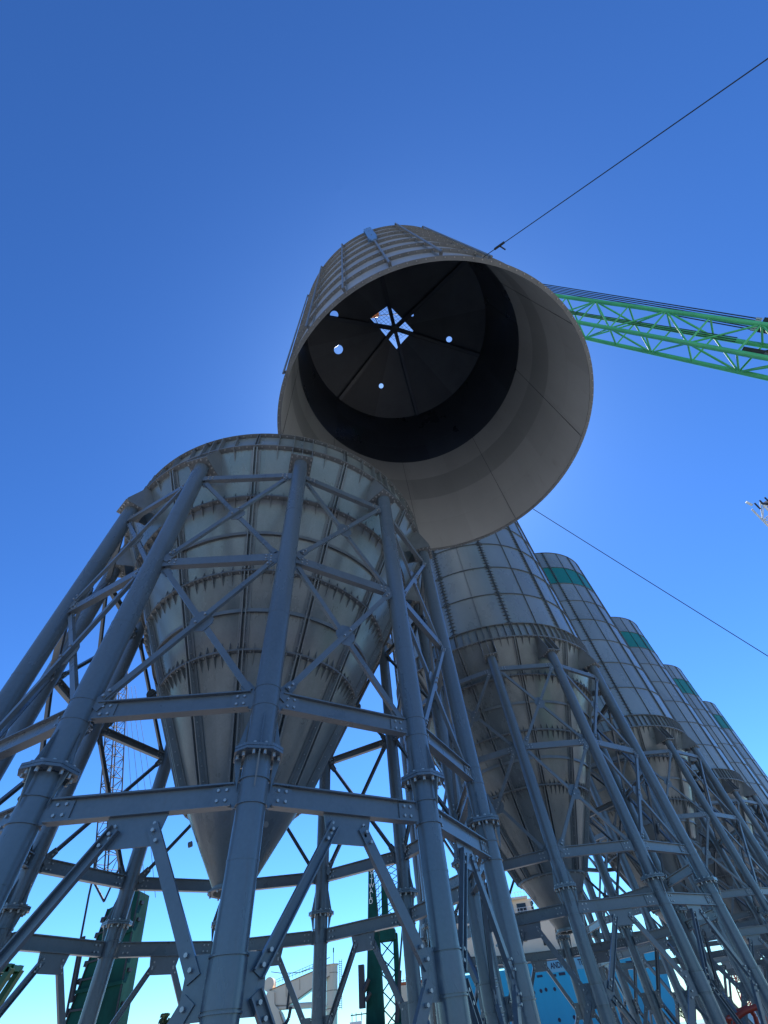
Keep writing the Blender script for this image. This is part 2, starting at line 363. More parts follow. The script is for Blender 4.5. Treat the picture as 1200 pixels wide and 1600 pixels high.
def make_knee(s, za, zb):   # from the gusset at midspan to the leg node
    b = MB(); p, q = V((0.03, .20 * s, za)), V((0.03, (HALF - .29) * s, zb)); d = (q - p).normalized()
    b.bar(p, q, [(u - .01, v) for u, v in usec(.07, .122, .016)], (1, 0, 0) if False else (0, 0, 1))
    for t, sg in ((p, 1), (q, -1)):
        for u in (.07, .19): b.bolt(t + d * sg * u + V((.02, 0, 0)), (1, 0, 0), .019, .04, 1); b.bolt(t + d * sg * u + V((-.02, 0, 0)), (-1, 0, 0), .019, .03, 1)
    return b

MC = [M['cone'], M['ring'], M['bolt']]; ML = [M['leg'], M['bolt']]; MBR = [M['brace'], M['bolt']]
BEAMS = [(.60, .24, .16, True), (3.70, .25, .15, True), (4.90, .25, .15, False), (7.88, .19, .12, False), (10.92, .17, .11, False)]
C0, D0 = V((-3.861, 10.294)), V((8.234, 10.622))
SILO_LABELS = [
    'nearest silo, an open grey cone on blue-grey legs with no cylinder on it yet',
    'grey silo right behind the hanging drum, its cylinder seams studded with rib spikes',
    'silo with the leftmost and largest green band, just behind the spiky cylinder',
    'grey silo whose green band is second from the left, third silo from the far end',
    'grey silo whose green band is third from the left, next to the farthest',
    'farthest grey silo, last of the row with the smallest green band']
proto = {}
for si in range(6):
    c = C0 + D0 * si
    root = thing('cement_silo', SILO_LABELS[si], 'silo', (c.x, c.y, 0), 0, 'grey silos standing in a row on steel legs')
    def part(key, fn, mats, name, parent, loc=(0, 0, 0), rz=0.):
        if key not in proto:
            proto[key] = o = fn().build(name, mats, parent); o.location = loc; o.rotation_euler = (0, 0, rz); return o
        return inst(proto[key], parent, None, loc, rz)
    part('hopper', make_hopper, MC, 'hopper', root)
    part('spout', make_spout, MC, 'spout', root)
    part('skirt%d' % (si > 0), lambda: make_skirt(si > 0), [M['shell'], M['ring'], M['bolt']], 'skirt_ring', root)
    if si:
        part('shell%d' % (si > 1), lambda: make_shell(range(12) if si == 1 else (1, 4, 7, 10), LV, (6,)), [M['shell'], M['seam'], M['bolt']], 'shell', root)
        def gb():
            b = MB(); b.lathe([(4.878, LV[6] + .014), (4.878, LV[7] - .014)], 144); return b
        part('gband', gb, M['green'], 'green_band', root)
        def rf():
            b = MB(); b.lathe([(4.87, LV[8]), (1.2, LV[8] + 1.3), (1.2, LV[8] + 1.6), (.0, LV[8] + 1.6)], 72); return b
        part('roof', rf, M['shell'], 'roof', root)
    for k in range(12):
        a = LEG_A[k]; lp = (RL * math.cos(a), RL * math.sin(a), 0)
        leg = part('leg', make_leg, ML, 'leg', root, lp, a)
        part('flange', make_flange, ML, 'flange', leg); part('bracket', make_bracket, [M['ring'], M['bolt']], 'bracket', leg); part('node', make_node, ML, 'node_plate', leg)
        a = SEAM_A[k]; bp = V((RC * math.cos(a), RC * math.sin(a), 0))
        for i, (z, h, w, g) in enumerate(BEAMS):
            be = part('beam%d' % (i if i < 3 else i), lambda: make_beam(h, w, .03, 'I' if i < 3 else 'U'), MBR, 'ring_beam', root, bp + V((0, 0, z)), a)
            if g: part('gus%d' % (i == 0), lambda: make_gusset(i == 0), MBR, 'gusset', be)
        for (z0, z1) in ((4.90, 7.88), (7.88, 10.92)):
            for s in (1, -1): part('xb%d%d' % (z0 * 10, s), lambda: make_xbrace(z0, z1, s, s > 0), MBR, 'cross_brace', root, bp, a)
        for s in (1, -1):
            part('kn%d' % s, lambda: make_knee(s, 3.46, 2.20), MBR, 'knee_brace', root, bp, a)
            part('ln%d' % s, lambda: make_knee(s, .86, 2.08), MBR, 'knee_brace', root, bp, a)

# ------------------------------------------------------------------ hanging drum
DX, DY, DZ = 2.0, 6.536, 13.63
DL = [DZ + 1.65 * i for i in range(8)]; DTOP = DL[-1] + .42; RD = 4.90
drum = thing('silo_drum', 'huge grey drum hanging in the sky, dark inside with a bright square hatch', 'silo section', (DX, DY, 0))
b = MB()
for z0, z1 in zip(DL, DL[1:]): b.lathe([(RD, z0), (RD, z1)], 144, 0)
inner = [3, 3, 4, 3, 5, 5, 5]  # inner tone by course: pale low down, one mid-grey, dark towards the top
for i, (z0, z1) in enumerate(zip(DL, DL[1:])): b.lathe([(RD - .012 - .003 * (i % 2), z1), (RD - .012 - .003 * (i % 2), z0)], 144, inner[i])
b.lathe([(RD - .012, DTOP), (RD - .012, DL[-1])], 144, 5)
for i, z in enumerate(DL[1:]): b.ring(RD - .004, RD + .10, z - .014, z + .014, 144, 1)
b.ring(RD - .012, RD + .10, DL[0], DL[0] + .03, 144, 1)
for z in DL:
    n = 130
    for i in range(n):
        a = 2 * math.pi * i / n; b.bolt(rad(RD + .062, a, z - (.014 if z > DZ + .1 else 0)), (0, 0, -1), .017, .022, 2)
for i in range(24):   # outer vertical seams, inner seam lines
    a = R_(-101.5 + 15 * i)
    for lo, hi in zip(DL, DL[1:]):
        b.plate([rad(RD - .005, a, hi - .016), rad(RD + .05, a, hi - .016), rad(RD + .05, a, lo + .032), rad(RD - .005, a, lo + .032)], rad(.016, a + math.pi / 2, 0), 1)
for k in range(7):
    for i in range(8):
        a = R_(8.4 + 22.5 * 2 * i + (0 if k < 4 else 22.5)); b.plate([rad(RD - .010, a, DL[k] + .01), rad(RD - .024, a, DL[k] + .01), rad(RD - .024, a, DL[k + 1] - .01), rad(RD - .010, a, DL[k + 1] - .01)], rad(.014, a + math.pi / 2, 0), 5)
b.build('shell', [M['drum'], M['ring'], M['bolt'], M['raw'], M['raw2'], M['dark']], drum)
b = MB(); b.lathe([(RD, DL[-1] + .016), (RD, DTOP)], 144); b.ring(RD - .01, RD + .07, DTOP, DTOP + .03, 144)
b.build('green_rim', M['green'], drum)
for i, (az, lug) in enumerate(((-133, 0), (-117, 0), (-101.5, 1), (-86, 0), (-71, 0), (-150, 0), (-10, 1), (78, 1), (168, 1))):
    a = R_(az); b = MB()
    zt = DTOP - .05 if not lug else DTOP - 5.7
    if az < 0 and az > -160 and az != -10:
        b.tube(rad(RD + .15, a, DZ + .35), rad(RD + .15, a, zt), .03, 8)
        b.box(rad(RD + .09, a, DZ + .5), (.14, .09, .05), a); b.box(rad(RD + .09, a, zt - .1), (.14, .09, .05), a)
        b.build('stand_pipe', M['ring'], drum)
    if lug:
        b = MB(); n = rad(.05, a, 0); t = rad(1, a + math.pi / 2, 0)
        c = rad(RD + .17, a, 0); z0 = V((0, 0, 1))
        b.plate([c - t * .17 + z0 * (DTOP + .06), c - t * .17 + z0 * (DTOP - 4.3), c - t * .09 + z0 * (DTOP - 5.6), c + t * .09 + z0 * (DTOP - 5.6), c + t * .17 + z0 * (DTOP - 4.3), c + t * .17 + z0 * (DTOP + .06)], n)
        b.box(rad(RD + .08, a, DTOP - .4), (.14, .4, .1), a); b.box(rad(RD + .08, a, DTOP - 4.0), (.14, .4, .1), a)
        for z in (-.3, -1.9, -3.9): b.bolt(c + z0 * (DTOP + z) + n * .5, n, .03, .03)
        b.build('lifting_lug', M['lug'], drum)
# roof of the drum: cone plate with a square hatch and five round openings
def roof_z(r): return DTOP + 1.2 * (RD - r) / 3.9
b = MB(); N = 96
prof = [(RD, DTOP - .0), (.05, roof_z(.05))]
vs = []; fs = []
for r, dz in ((RD + .02, 0), (.0001, 0), (.0001, .03), (RD + .02, .03)):
    for i in range(N): vs.append(rad(r, 2 * math.pi * i / N, roof_z(r) + dz))
for k in range(4):
    for i in range(N): fs.append((k * N + i, k * N + (i + 1) % N, ((k + 1) % 4) * N + (i + 1) % N, ((k + 1) % 4) * N + i))
b.add(vs, fs)
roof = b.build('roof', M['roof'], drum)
bm_cut = MB()
for x, y, r in ((-3.32, .49, .25), (-1.16, 2.93, .14), (-3.24, -1.32, .22), (1.04, -.63, .075), (2.98, .77, .16)):
    bm_cut.bar((x, y, 24), (x, y, 29), circ(r, 28), (1, 0, 0))
hat = [(-1.32, -.78), (-.22, -1.30), (1.05, .22), (0.0, 1.10)]
vs = [(x, y, 24) for x, y in hat] + [(x, y, 29) for x, y in hat]
bm_cut.add(vs, [(3, 2, 1, 0), (4, 5, 6, 7), (0, 1, 5, 4), (1, 2, 6, 5), (2, 3, 7, 6), (3, 0, 4, 7)])
import bmesh
bm = bmesh.new(); bm.from_mesh(roof.data); bmesh.ops.remove_doubles(bm, verts=bm.verts, dist=.002); bmesh.ops.recalc_face_normals(bm, faces=bm.faces); bm.to_mesh(roof.data); bm.free()
cut = bm_cut.build('cutter', M['dark'], drum)
md = roof.modifiers.new('b', 'BOOLEAN'); md.object = cut; md.operation = 'DIFFERENCE'; md.solver = 'EXACT'
bpy.context.view_layer.update()
nm = bpy.data.meshes.new_from_object(roof.evaluated_get(bpy.context.evaluated_depsgraph_get()))
roof.modifiers.clear(); roof.data = nm; bpy.data.objects.remove(cut)
for i in range(6):
    a = R_(20 + 60 * i); b = MB()
    b.bar(rad(.16, a, roof_z(.16) - .16), rad(RD - .05, a, roof_z(RD - .05) - .16), isec(.20, .24, .018), (0, 0, 1))
    b.build('roof_beam', M['dark'], drum)
b = MB(); b.tube((0, 0, roof_z(0) - .34), (0, 0, roof_z(0) + .0), .24, 20); b.build('roof_hub', M['dark'], drum)
for i in range(24):
    if i % 4 == 0: continue
b = MB(); ux, uy = V((.77, -.36, 0)).normalized(), V((.65, .76, 0)).normalized()
cz = roof_z(.6) + .22
for i in range(-5, 16):
    t = i * .17
    p = V((-1.32, -.78, cz)) + ux * t; q = p + uy * 2.0
    if -.1 < t < 1.4: b.bar(p, q, circ(.007, 4))
for i in range(0, 13):
    t = i * .17
    p = V((-1.32, -.78, cz)) + uy * t; q = p + ux * 1.35; b.bar(p, q, circ(.007, 4))
b.build('hatch_mesh', M['steel'], drum)

# hook block, slings and hoist rope above the drum
HK = V((DX - .95, DY - .12, 30.0 + GZ))
hk = thing('hook_block', 'orange hook block seen through the square hatch of the hanging drum', 'crane hook', HK)
b = MB(); b.bar((0, -.2, -.5), (0, .2, -.5), [(x, y) for x, y in ((-.3, -.55), (.3, -.55), (.36, .1), (.22, .6), (-.22, .6), (-.36, .1))], (0, 0, 1)); b.build('block_cheeks', M['orange'], hk)
b = MB()
for y in (-.26, .26): b.bar((0, y - .04, -.45), (0, y + .04, -.45), circ(.36, 20), (0, 0, 1))
b.build('sheave', M['steel'], hk)
b = MB(); b.path([(0, 0, -1.05), (0, 0, -1.35), (.16, 0, -1.5), (.18, 0, -1.7), (0, 0, -1.85), (-.18, 0, -1.72), (-.2, 0, -1.6)], .07, 8); b.build('hook', M['orange'], hk)
for i, az in enumerate((-101.5, -10, 78, 168)):
    a = R_(az); b = MB(); b.tube(V((DX, DY, DTOP + .02)) + rad(RD + .17, a, 0), HK + V((0, 0, -1.7)) + rad(.1, a, 0), .022, 6)
    tag(b.build('lifting_sling', M['steel']), 'dark wire sling from the hanging drum up to the orange hook block', 'sling', 'slings holding the drum')

# ------------------------------------------------------------------ green crawler crane carrying the drum
def lattice(b, p, q, A, B, nbay, rc, rl, taper=0., mis=(0, 0, 0, 0)):
    """box lattice between p and q; A, B half-diagonal vectors"""
    p, q, A, B = V(p), V(q), V(A), V(B); cs = [A, B, -A, -B]
    def at(k, t):
        s = 1.
        if taper and t > 1 - taper: s = max(.25, (1 - t) / taper)
        return p.lerp(q, t) + cs[k % 4] * s
    ts = [i / nbay for i in range(nbay + 1)]
    for k in range(4):
        for t0, t1 in zip(ts, ts[1:]): b.tube(at(k, t0), at(k, t1), rc, 8)
        for i, (t0, t1) in enumerate(zip(ts, ts[1:])):
            if (i + k) % 2: b.tube(at(k, t0), at(k + 1, t1), rl, 6)
            else: b.tube(at(k + 1, t0), at(k, t1), rl, 6)
            b.tube(at(k, t0), at(k + 1, t0), rl, 6)
    return at
T, BS = V((2.0, 6.54, 41.0 + GZ)), V((20.0, 5.72, 1.9))
cr = thing('crawler_crane', 'green lattice boom crane at right whose boom rises behind the hanging drum', 'crane', (20.0, 5.72, 0))
def L(p): return V(p) - V((20.0, 5.72, 0))
ax = (T - BS).normalized(); mid = BS.lerp(T, .345); vd = (mid - V((0, 0, GZ))).normalized(); pv = vd.cross(ax).normalized()
if pv.y > 0: pv = -pv
vp = ax.cross(pv).normalized()
if vp.dot(vd) > 0: vp = -vp          # towards the camera
b = MB(); lattice(b, L(BS), L(T), pv * .80 + vp * .1, pv * -.18 + vp * .82, 26, .088, .038, .12); b.build('boom', M['crane'], cr)
EQ = V((14.55, 5.46, 16.6)); HEAD = V((1.55, 4.7, 41.0 + GZ))
b = MB(); b.bar(L(T), L(HEAD), circ(.1, 8)); b.build('boom_head', M['crane'], cr)
for i in range(6):
    o = pv * (i - 2.5) * .075; b = MB(); b.tube(L(EQ + o + ax * .3), L(HEAD + o * .6), .022, 5); b.build('pendant_rope', M['steel'], cr)
for i in range(3):
    o = pv * (.28 - i * .07) - vp * .15; b = MB(); b.tube(L(BS.lerp(T, .36) + o), L(BS.lerp(T, .97) + o * .4), .018, 5); b.build('hoist_rope', M['steel'], cr)
q = ax.to_track_quat('Z', 'Y').to_matrix()
b = MB(); fr = Matrix((pv, vp, ax)).transposed()
b.box(L(EQ - ax * .55), (.5, .4, 1.2), rot=fr)
for i in range(6): b.bar(L(EQ + pv * (i - 2.5) * .075 + ax * .18), L(EQ + pv * (i - 2.5) * .075 + ax * .36), circ(.045, 8), mi=1)
b.build('sheave_block', [M['steel'], M['bolt']], cr)
b = MB(); w = BS.lerp(T, .345)
b.box(L(w + pv * -.12 - ax * .2), (.32, .6, .7), rot=fr); b.bar(L(w - pv * .1 - ax * .3), L(w + pv * .6 - ax * 1.6), rect(.08, .12))
b.build('rope_guide', M['steel'], cr)
b = MB(); b.plate([L(EQ - ax * 1.1 + pv * .45), L(EQ - ax * 1.1 - pv * .45), L(BS.lerp(T, .30) - pv * .3 - vp * .5), L(BS.lerp(T, .30) + pv * .5 - vp * .5)], vp * .3)
b.tube(L(EQ - ax * .8), (-.0 + 3.5, 0, 3.4), .09, 8); b.build('mast', M['crane'], cr)
b = MB(); b.box((2.2, 0, 2.1), (6.5, 3.0, 1.6)); b.box((5.0, 0, 2.6), (1.2, 3.6, 2.2)); b.build('house', M['crane'], cr)
b = MB(); b.box((-.4, -1.9, 2.2), (1.6, 1.0, 1.7)); b.box((-.4, -2.0, 2.5), (1.64, .86, .8), mi=1); b.build('cab', [M['crane'], M['glass']], cr)
for y in (-2.4, 2.4):
    b = MB(); prof = [(-3.2, .0), (-3.6, .5), (-3.2, 1.0), (3.2, 1.0), (3.6, .5), (3.2, 0.0)]
    b.add([(1 + x, y - .45, z + .01) for x, z in prof] + [(1 + x, y + .45, z + .01) for x, z in prof], [tuple(range(6)), tuple(range(11, 5, -1))] + [(i, 6 + i, 6 + (i + 1) % 6, (i + 1) % 6) for i in range(6)]); b.build('crawler_track', M['rubber'], cr)
b = MB()
for o in (-.12, .12): b.tube(V(HK) + V((o, 0, 0)), V(T) + V((o, 0, .1)), .02, 6)
b2 = b.build('hoist_line', M['steel']); tag(b2, 'dark hoist rope between the orange hook block and the green boom tip', 'crane rope')

# tag lines
def rope(pts, r, label):
    b = MB(); pts = [V(p) for p in pts]; out = []
    a, c = pts
    for i in range(25):
        t = i / 24; p = a.lerp(c, t); p.z -= .10 * 4 * t * (1 - t); out.append(p)
    b.path(out, r, 6); return tag(b.build('tag_line', M['steel']), label, 'rope')
rope([(3.323, 1.70, 13.63), (12.4, -6.66, 0)], .010, 'thin dark rope from the near drum rim up to the top right corner')
rope([(5.55, 10.12, 13.66), (19.3, 16.16, 0)], .014, 'thin dark rope slanting down from the far rim of the drum to the right edge')
b = MB(); d = V((9.05, -8.4, -13.6)).normalized(); p = V((3.323, 1.70, 13.63)) + d * .55
b.tube(p - d * .15, p + d * .15, .03, 8); b.tube(p, p + V((.16, .10, .02)), .016, 6)
tag(b.build('shackle', M['steel']), 'small dark shackle on the rope close to the drum rim', 'shackle')

# ------------------------------------------------------------------ white lattice crane tip at the right edge
WT, WB = V((40.1, 31.0, 32.8 + GZ)), V((62, 56.2, 2.0))
wc = thing('white_crane', 'weathered white crane boom whose tip pokes in at the right edge', 'crane', (62, 56.2, 0))
o = V((62, 56.2, 0)); axw = (WT - WB).normalized(); vw = V((.66, .5, .55)); pw = vw.cross(axw).normalized(); qw = axw.cross(pw)
b = MB(); lattice(b, WB - o, WT - o, pw * 1.0 + qw * .1, qw * 1.0, 30, .10, .055); b.build('boom', M['white'], wc)
b = MB(); fw = Matrix((pw, qw, axw)).transposed()
for s in (-.5, .0, .5): b.bar(WT - o + pw * s - qw * .1, WT - o + pw * (s + .15) - qw * .1, circ(.42, 16))
b.box(WT - o - axw * 1.2 + pw * .5, (.7, 1.1, 2.2), rot=fw); b.build('boom_head', M['steel'], wc)
b = MB(); b.bar(WT - o + axw * .3 - pw * .7, WT - o + axw * .9 - pw * .9, circ(.14, 8)); b.build('tip_lamp', M['white'], wc)
b = MB(); b.box((3, 3, 2), (6, 4, 2.4), .85); b.box((3, 3, .5), (7, 5, 1), .85); b.build('carrier', M['white'], wc)

# ------------------------------------------------------------------ dark green mobile crane at left, seen through the legs
f_ = 1.
gc = thing('mobile_crane', 'dark green heavy crane boom with thin lattice jib behind the left legs', 'crane', (-30, 50, 0))
g0 = V((-30, 50, 0))
def P(x, z, y=50., s=f_): return V((x * s, y, z * s + GZ)) - g0
b = MB()
lo_l, lo_r, hi_l, hi_r = P(-30.95, 1.4), P(-26.2, 1.0), P(-30.3, 10.6), P(-27.6, 11.6)
ya = V((0, 1.9, 0))
def slab(a, bq, c, d, th): b.add([a, bq, c, d] + [v + th for v in (a, bq, c, d)], [(0, 1, 2, 3), (7, 6, 5, 4), (0, 4, 5, 1), (1, 5, 6, 2), (2, 6, 7, 3), (3, 7, 4, 0)])
ml, mr = lo_l.lerp(lo_r, .62), hi_l.lerp(hi_r, .55)
slab(ml, lo_r, hi_r, mr + V((0, 0, .8)), ya)
slab(lo_l, lo_l.lerp(lo_r, .45), hi_l.lerp(hi_r, .35), hi_l, ya * .8)
for t in (.15, .45, .75): b.bar(lo_l.lerp(hi_l, t) + V((0, -.12, 0)), lo_r.lerp(hi_r, t) + V((0, -.12, 0)), rect(.2, .22))
b.build('main_boom', M['dkgreen'], gc)
b = MB()
for f0, f1 in ((.47, .40), (.53, .46), (.58, .50), (.02, .02), (.98, .98)):
    b.path([lo_l.lerp(lo_r, f0) + V((0, -.08, 0)), hi_l.lerp(hi_r, f1) + V((0, -.08, 0))], .09 if f0 > .1 and f0 < .9 else .06, 8)
for t in (.1, .22, .34, .52, .63, .82, .93):
    b.bar(lo_l.lerp(hi_l, t) + V((-.12, -.1, 0)), lo_l.lerp(lo_r, .6).lerp(hi_l.lerp(hi_r, .52), t) + V((0, -.1, 0)), rect(.08, .12))
    p = lo_l.lerp(hi_l, t); b.box(p + V((-.22, .3, 0)), (.3, .4, .35)); p = lo_r.lerp(hi_r, t); b.box(p + V((.08, .5, 0)), (.2, .5, .22))
b.build('boom_fitting', M['steel'], gc)
b = MB()
for t in (.5, .56): b.path([lo_l.lerp(lo_r, t) + V((0, -.1, 0)), hi_l.lerp(hi_r, t - .06) + V((0, -.1, 0))], .09, 8)
b.path([P(-30.75, 4.2) + V((0, -.2, 0)), P(-32.5, 11.76) + V((0, -.2, 0)), P(-33.2, 15.5) + V((0, -.2, 0))], .09, 8); b.path([P(-30.7, 5.0) + V((0, -.2, 0)), P(-31.6, 8.9) + V((0, -.2, 0))], .16, 8)
b.build('hydraulic_rod', M['steel'], gc)
b = MB(); j0, j1 = P(-30.9, 11.2), V((-44.5, 52, 47.2)) - g0
aj = (j1 - j0).normalized(); pj = V((1, .3, 0)) - aj * aj.dot(V((1, .3, 0))); pj.normalize(); qj = aj.cross(pj)
lattice(b, j0 + aj * 2.2, j1, pj * 1.05, qj * 1.05, 26, .07, .035); b.tube(j0, j0 + aj * 2.2 + pj * 1.05, .09); b.tube(j0, j0 + aj * 2.2 - pj * 1.05, .09); b.build('lattice_jib', M['steel'], gc)
for i, (xa, xb) in enumerate(((-38.2, -31.9), (-37.8, -31.1), (-37.3, -30.3), (-36.8, -29.6))):
    b = MB(); b.tube(P(xa, 33.7), P(xb, 20.2), .022, 5); b.tube(P(xb, 20.2), P(xb + (xb - xa) * .62, 11), .022, 5); b.build('luffing_rope', M['steel'], gc)
b = MB(); b.box((2.5, 1, 1.6), (10, 3, 1.6)); 
b.build('carrier', M['dkgreen'], gc)
for x in (-1.5, 0.5, 2.5, 4.5, 6.5):
    b = MB(); b.bar((x, -.9, .7), (x, -.3, .7), circ(.69, 20), (0, 0, 1)); b.bar((x, -.92, .7), (x, -.28, .7), circ(.3, 12), (0, 0, 1), 1); b.build('wheel', [M['rubber'], M['steel']], gc)

# bright green frame at the far left edge
fr_ = thing('crane_section', 'bright green lattice section end at the lower left edge of the picture', 'crane section', (-15.6, 20, 0))
b = MB(); o = V((-15.6, 20, 0))
A = [V((-18.4, 20, 4.80)), V((-14.95, 20, 4.62)), V((-15.75, 20, 2.6)), V((-18.4, 20, 2.5))]
for dy in (0, .5):
    for p, q in zip(A, A[1:] + A[:1]): b.bar(p - o + V((0, dy, 0)), q - o + V((0, dy, 0)), rect(.2, .2))
    b.bar(A[1] - o + V((-.3, dy, -.15)), A[2] - o + V((-1.2, dy, .6)), rect(.1, .1)); b.bar(A[3] - o + V((0, dy, 0)), A[1] - o + V((-1.3, dy, 0)), rect(.12, .12))
for p in A: b.bar(p - o, p - o + V((0, .5, 0)), rect(.14, .14))
for x in (-18, -16.0):
    for dy in (0, .5): b.bar(V((x, 20 + dy, 0)) - o, V((x, 20 + dy, 2.52)) - o, rect(.14, .14))
b.build('lattice_frame', M['frame'], fr_)

# ------------------------------------------------------------------ harbour crane (dark green tower) behind the front legs
k_ = 100 / 48.
hc = thing('harbour_crane', 'dark green harbour crane tower with white vertical lettering behind the front legs', 'crane', (-11, 100, 0))
h0 = V((-11, 100, 0))
def H(x, z, dy=0.): return V((x * k_, 100 + dy, z * k_ + GZ)) - h0
b = MB()
def wall(pts, th=1.6): b.plate([p + V((0, th / 2, 0)) for p in pts], (0, th, 0))
wall([H(-6.35, 1.2), H(-4.95, 1.2), H(-5.0, 6.4), H(-5.05, 8.0), H(-5.35, 11.2), H(-5.62, 11.2), H(-5.95, 6.2)])
wall([H(-4.75, 6.6, .5), H(-4.2, 6.6, .5), H(-4.15, 11.0, .5), H(-4.55, 11.0, .5)])
wall([H(-4.1, 1.2, .5), H(-3.65, 1.2, .5), H(-3.55, 6.3, .5), H(-3.9, 6.3, .5)])
b.box(H(-4.3, 6.2, .5), (2.6, 2.4, 1.3)); b.build('tower', M['dkgreen'], hc)
b = MB()
z = 1.4
while z < 6.0:
    b.tube(H(-4.95, z, .2), H(-3.85, z + .9, .2), .09); b.tube(H(-3.85, z, .2), H(-4.95, z + .9, .2), .09); z += .9
z = 6.7
while z < 10.6:
    b.tube(H(-5.2, z, .3), H(-4.6, z + .45, .3), .06); b.tube(H(-4.2, z, .6), H(-3.1, z + .5, .6), .06); b.tube(H(-3.1, z, .6), H(-4.2, z + .5, .6), .05); z += .45
b.tube(H(-3.1, 6.6, .6), H(-3.1, 9.6, .6), .08); b.build('lattice', M['dkgreen'], hc)
b = MB()
for i in range(26): b.tube(H(-5.05, 6.4 + i * .18, -.3), H(-4.82, 6.4 + i * .18, -.3), .03, 5)
for x in (-5.05, -4.82): b.tube(H(x, 6.2, -.3), H(x, 11, -.3), .035, 5)
b.build('ladder', M['steel'], hc)
b = MB(); b.tube(H(-5.2, 11.3), H(-4.6, 11.3), .5, 16); b.box(H(-4.0, 11.2, .5), (1.2, 1, .9)); b.box(H(-5.75, 10.6), (.5, .6, .9)); b.build('tower_head', M['steel'], hc)
b = MB(); b.box(H(-6.5, 3.6, -.4), (.9, 1.2, 4.6)); b.tube(H(-6.3, 3.3, -1.2), H(-5.9, 3.9, -1.2), .35); b.tube(H(-6.2, 2.8, -1.2), H(-5.8, 3.2, -1.2), .3); b.build('hydraulic_unit', M['steel'], hc)
b = MB(); b.tube(H(-4.1, 1.5, -1.5), H(-3.0, 6.4, -1.5), .16); b.tube(H(-3.95, 1.5, -1.5), H(-3.45, 4.1, -1.5), .26); b.build('luffing_cylinder', M['steel'], hc)
b = MB(); b.box(H(-5.2, .8, 1), (9, 6, 3.2)); b.box(H(-6.9, 1.5, -2.05), (1.8, .1, 1.6), mi=1)
for x in (-7.2, -6.9, -6.5, -6.1): b.tube(H(x, 1.9, -1.6), H(x, 2.3, -1.6), .05)
b.tube(H(-7.3, 2.2, -1.6), H(-6.0, 2.2, -1.6), .06); b.build('machine_house', [M['dkgreen'], M['white']], hc)
b = MB(); b.box((0, 1, 1.0), (7, 7, 1.2)); b.build('chassis', M['dkgreen'], hc)
for x in (-2.5, 0, 2.5):
    b = MB(); b.bar((x, -2.6, .7), (x, -2.0, .7), circ(.7, 18), (0, 0, 1)); b.build('wheel', M['rubber'], hc)
def text(s, size, loc, rot, mat, name, parent, ext=.02, sx=1., off=0.):
    cu = bpy.data.curves.new(name, 'FONT'); cu.body = s; cu.size = size; cu.extrude = ext; cu.offset = off; cu.align_x = 'CENTER'; cu.align_y = 'CENTER'
    o = bpy.data.objects.new(name, cu); S.collection.objects.link(o); o.rotation_euler = rot; bpy.context.view_layer.update()
    me = bpy.data.meshes.new_from_object(o.evaluated_get(bpy.context.evaluated_depsgraph_get())); bpy.data.objects.remove(o)
    me.materials.clear(); me.materials.append(mat)
    r = bpy.data.objects.new(name, me); S.collection.objects.link(r); r.location = loc; r.rotation_euler = rot; r.scale = (sx, 1, 1); r.parent = parent; return r
b = MB()
for i, ch in enumerate('GOTTWALD'):
    z = 8.35 + (7 - i) * .34; t = (z - 6.2) / 5.0; x = -5.95 + (.50 * t) + .18
    text(ch, .95, H(x, z, -.03), (R_(90), 0, 0), M['white'], 'letter', hc)

# ------------------------------------------------------------------ ship along the quay
q_ = 120 / 80.
SH = V((20, 120, -2.2))
sh = thing('cargo_ship', 'blue hulled cargo ship with cream superstructure moored behind the second silo', 'ship', SH)
def Q(x, z, dy=0.): return V((x * q_, 120 + dy, z * q_ + GZ)) - SH
def block(b, x0, x1, z0, z1, dy, depth, mi=0):
    p0, p1 = Q(x0, z0, dy), Q(x1, z1, dy); c = (p0 + p1) / 2; b.box((c.x, c.y + depth / 2, c.z), (p1.x - p0.x, depth, p1.z - p0.z), 0, mi)
b = MB()
pr = [(-30, -2.6), (25.6, -2.6), (27.5, 6.0), (10.2, 6.0), (10.0, 5.75), (1.6, 5.75), (1.0, 2.1), (-30, 2.1)]
b.add([Q(x, z) for x, z in pr] + [Q(x, z, 20) for x, z in pr], [tuple(range(8)), tuple(range(15, 7, -1))] + [(i, 8 + i, 8 + (i + 1) % 8, (i + 1) % 8) for i in range(8)])
b.build('hull', M['hull'], sh)
b = MB(); block(b, 1.4, 27.4, 6.0, 6.62, .05, .5); block(b, 1.4, 27.4, 6.62, 6.72, -.1, .7, 1); b.build('bulwark', [M['bulwark'], M['cream']], sh)
b = MB(); block(b, 12.55, 18.9, 5.0, 6.0, -.06, .05); block(b, 8.2, 10.4, 5.1, 5.7, -.06, .05); nb = b.build('name_board', M['board'], sh)
text('ANDI AS', 1.12, Q(14.35, 5.55, -.09), (R_(90), R_(0), 0), M['letter'], 'ship_name', nb, .015, .78, .022)
text('TER', 1.12, Q(17.25, 5.55, -.09), (R_(90), R_(0), 0), M['letter'], 'ship_name', nb, .015, .74, .022)
for x, z, w, h in ((13.3, 4.75, .7, .22), (14.4, 4.8, .8, .25), (17.9, 4.95, .8, .3), (11.6, 4.85, .7, .2), (23.0, 5.0, .8, .25)):
    b = MB(); block(b, x - w / 2, x + w / 2, z - h / 2, z + h / 2, -.05, .12); b.build('fairlead', M['letter'], sh)
for x, z in ((10.4, 3.6), (11.3, 3.65), (11.95, 3.7), (13.0, 3.65), (12.6, 1.25), (14.4, 1.3), (24.0, 2.4), (25.0, 2.4)):
    b = MB(); p = Q(x, z, -.05); b.bar(p, p + V((0, .12, 0)), circ(.26, 16), (0, 0, 1)); b.build('porthole', M['letter'], sh)
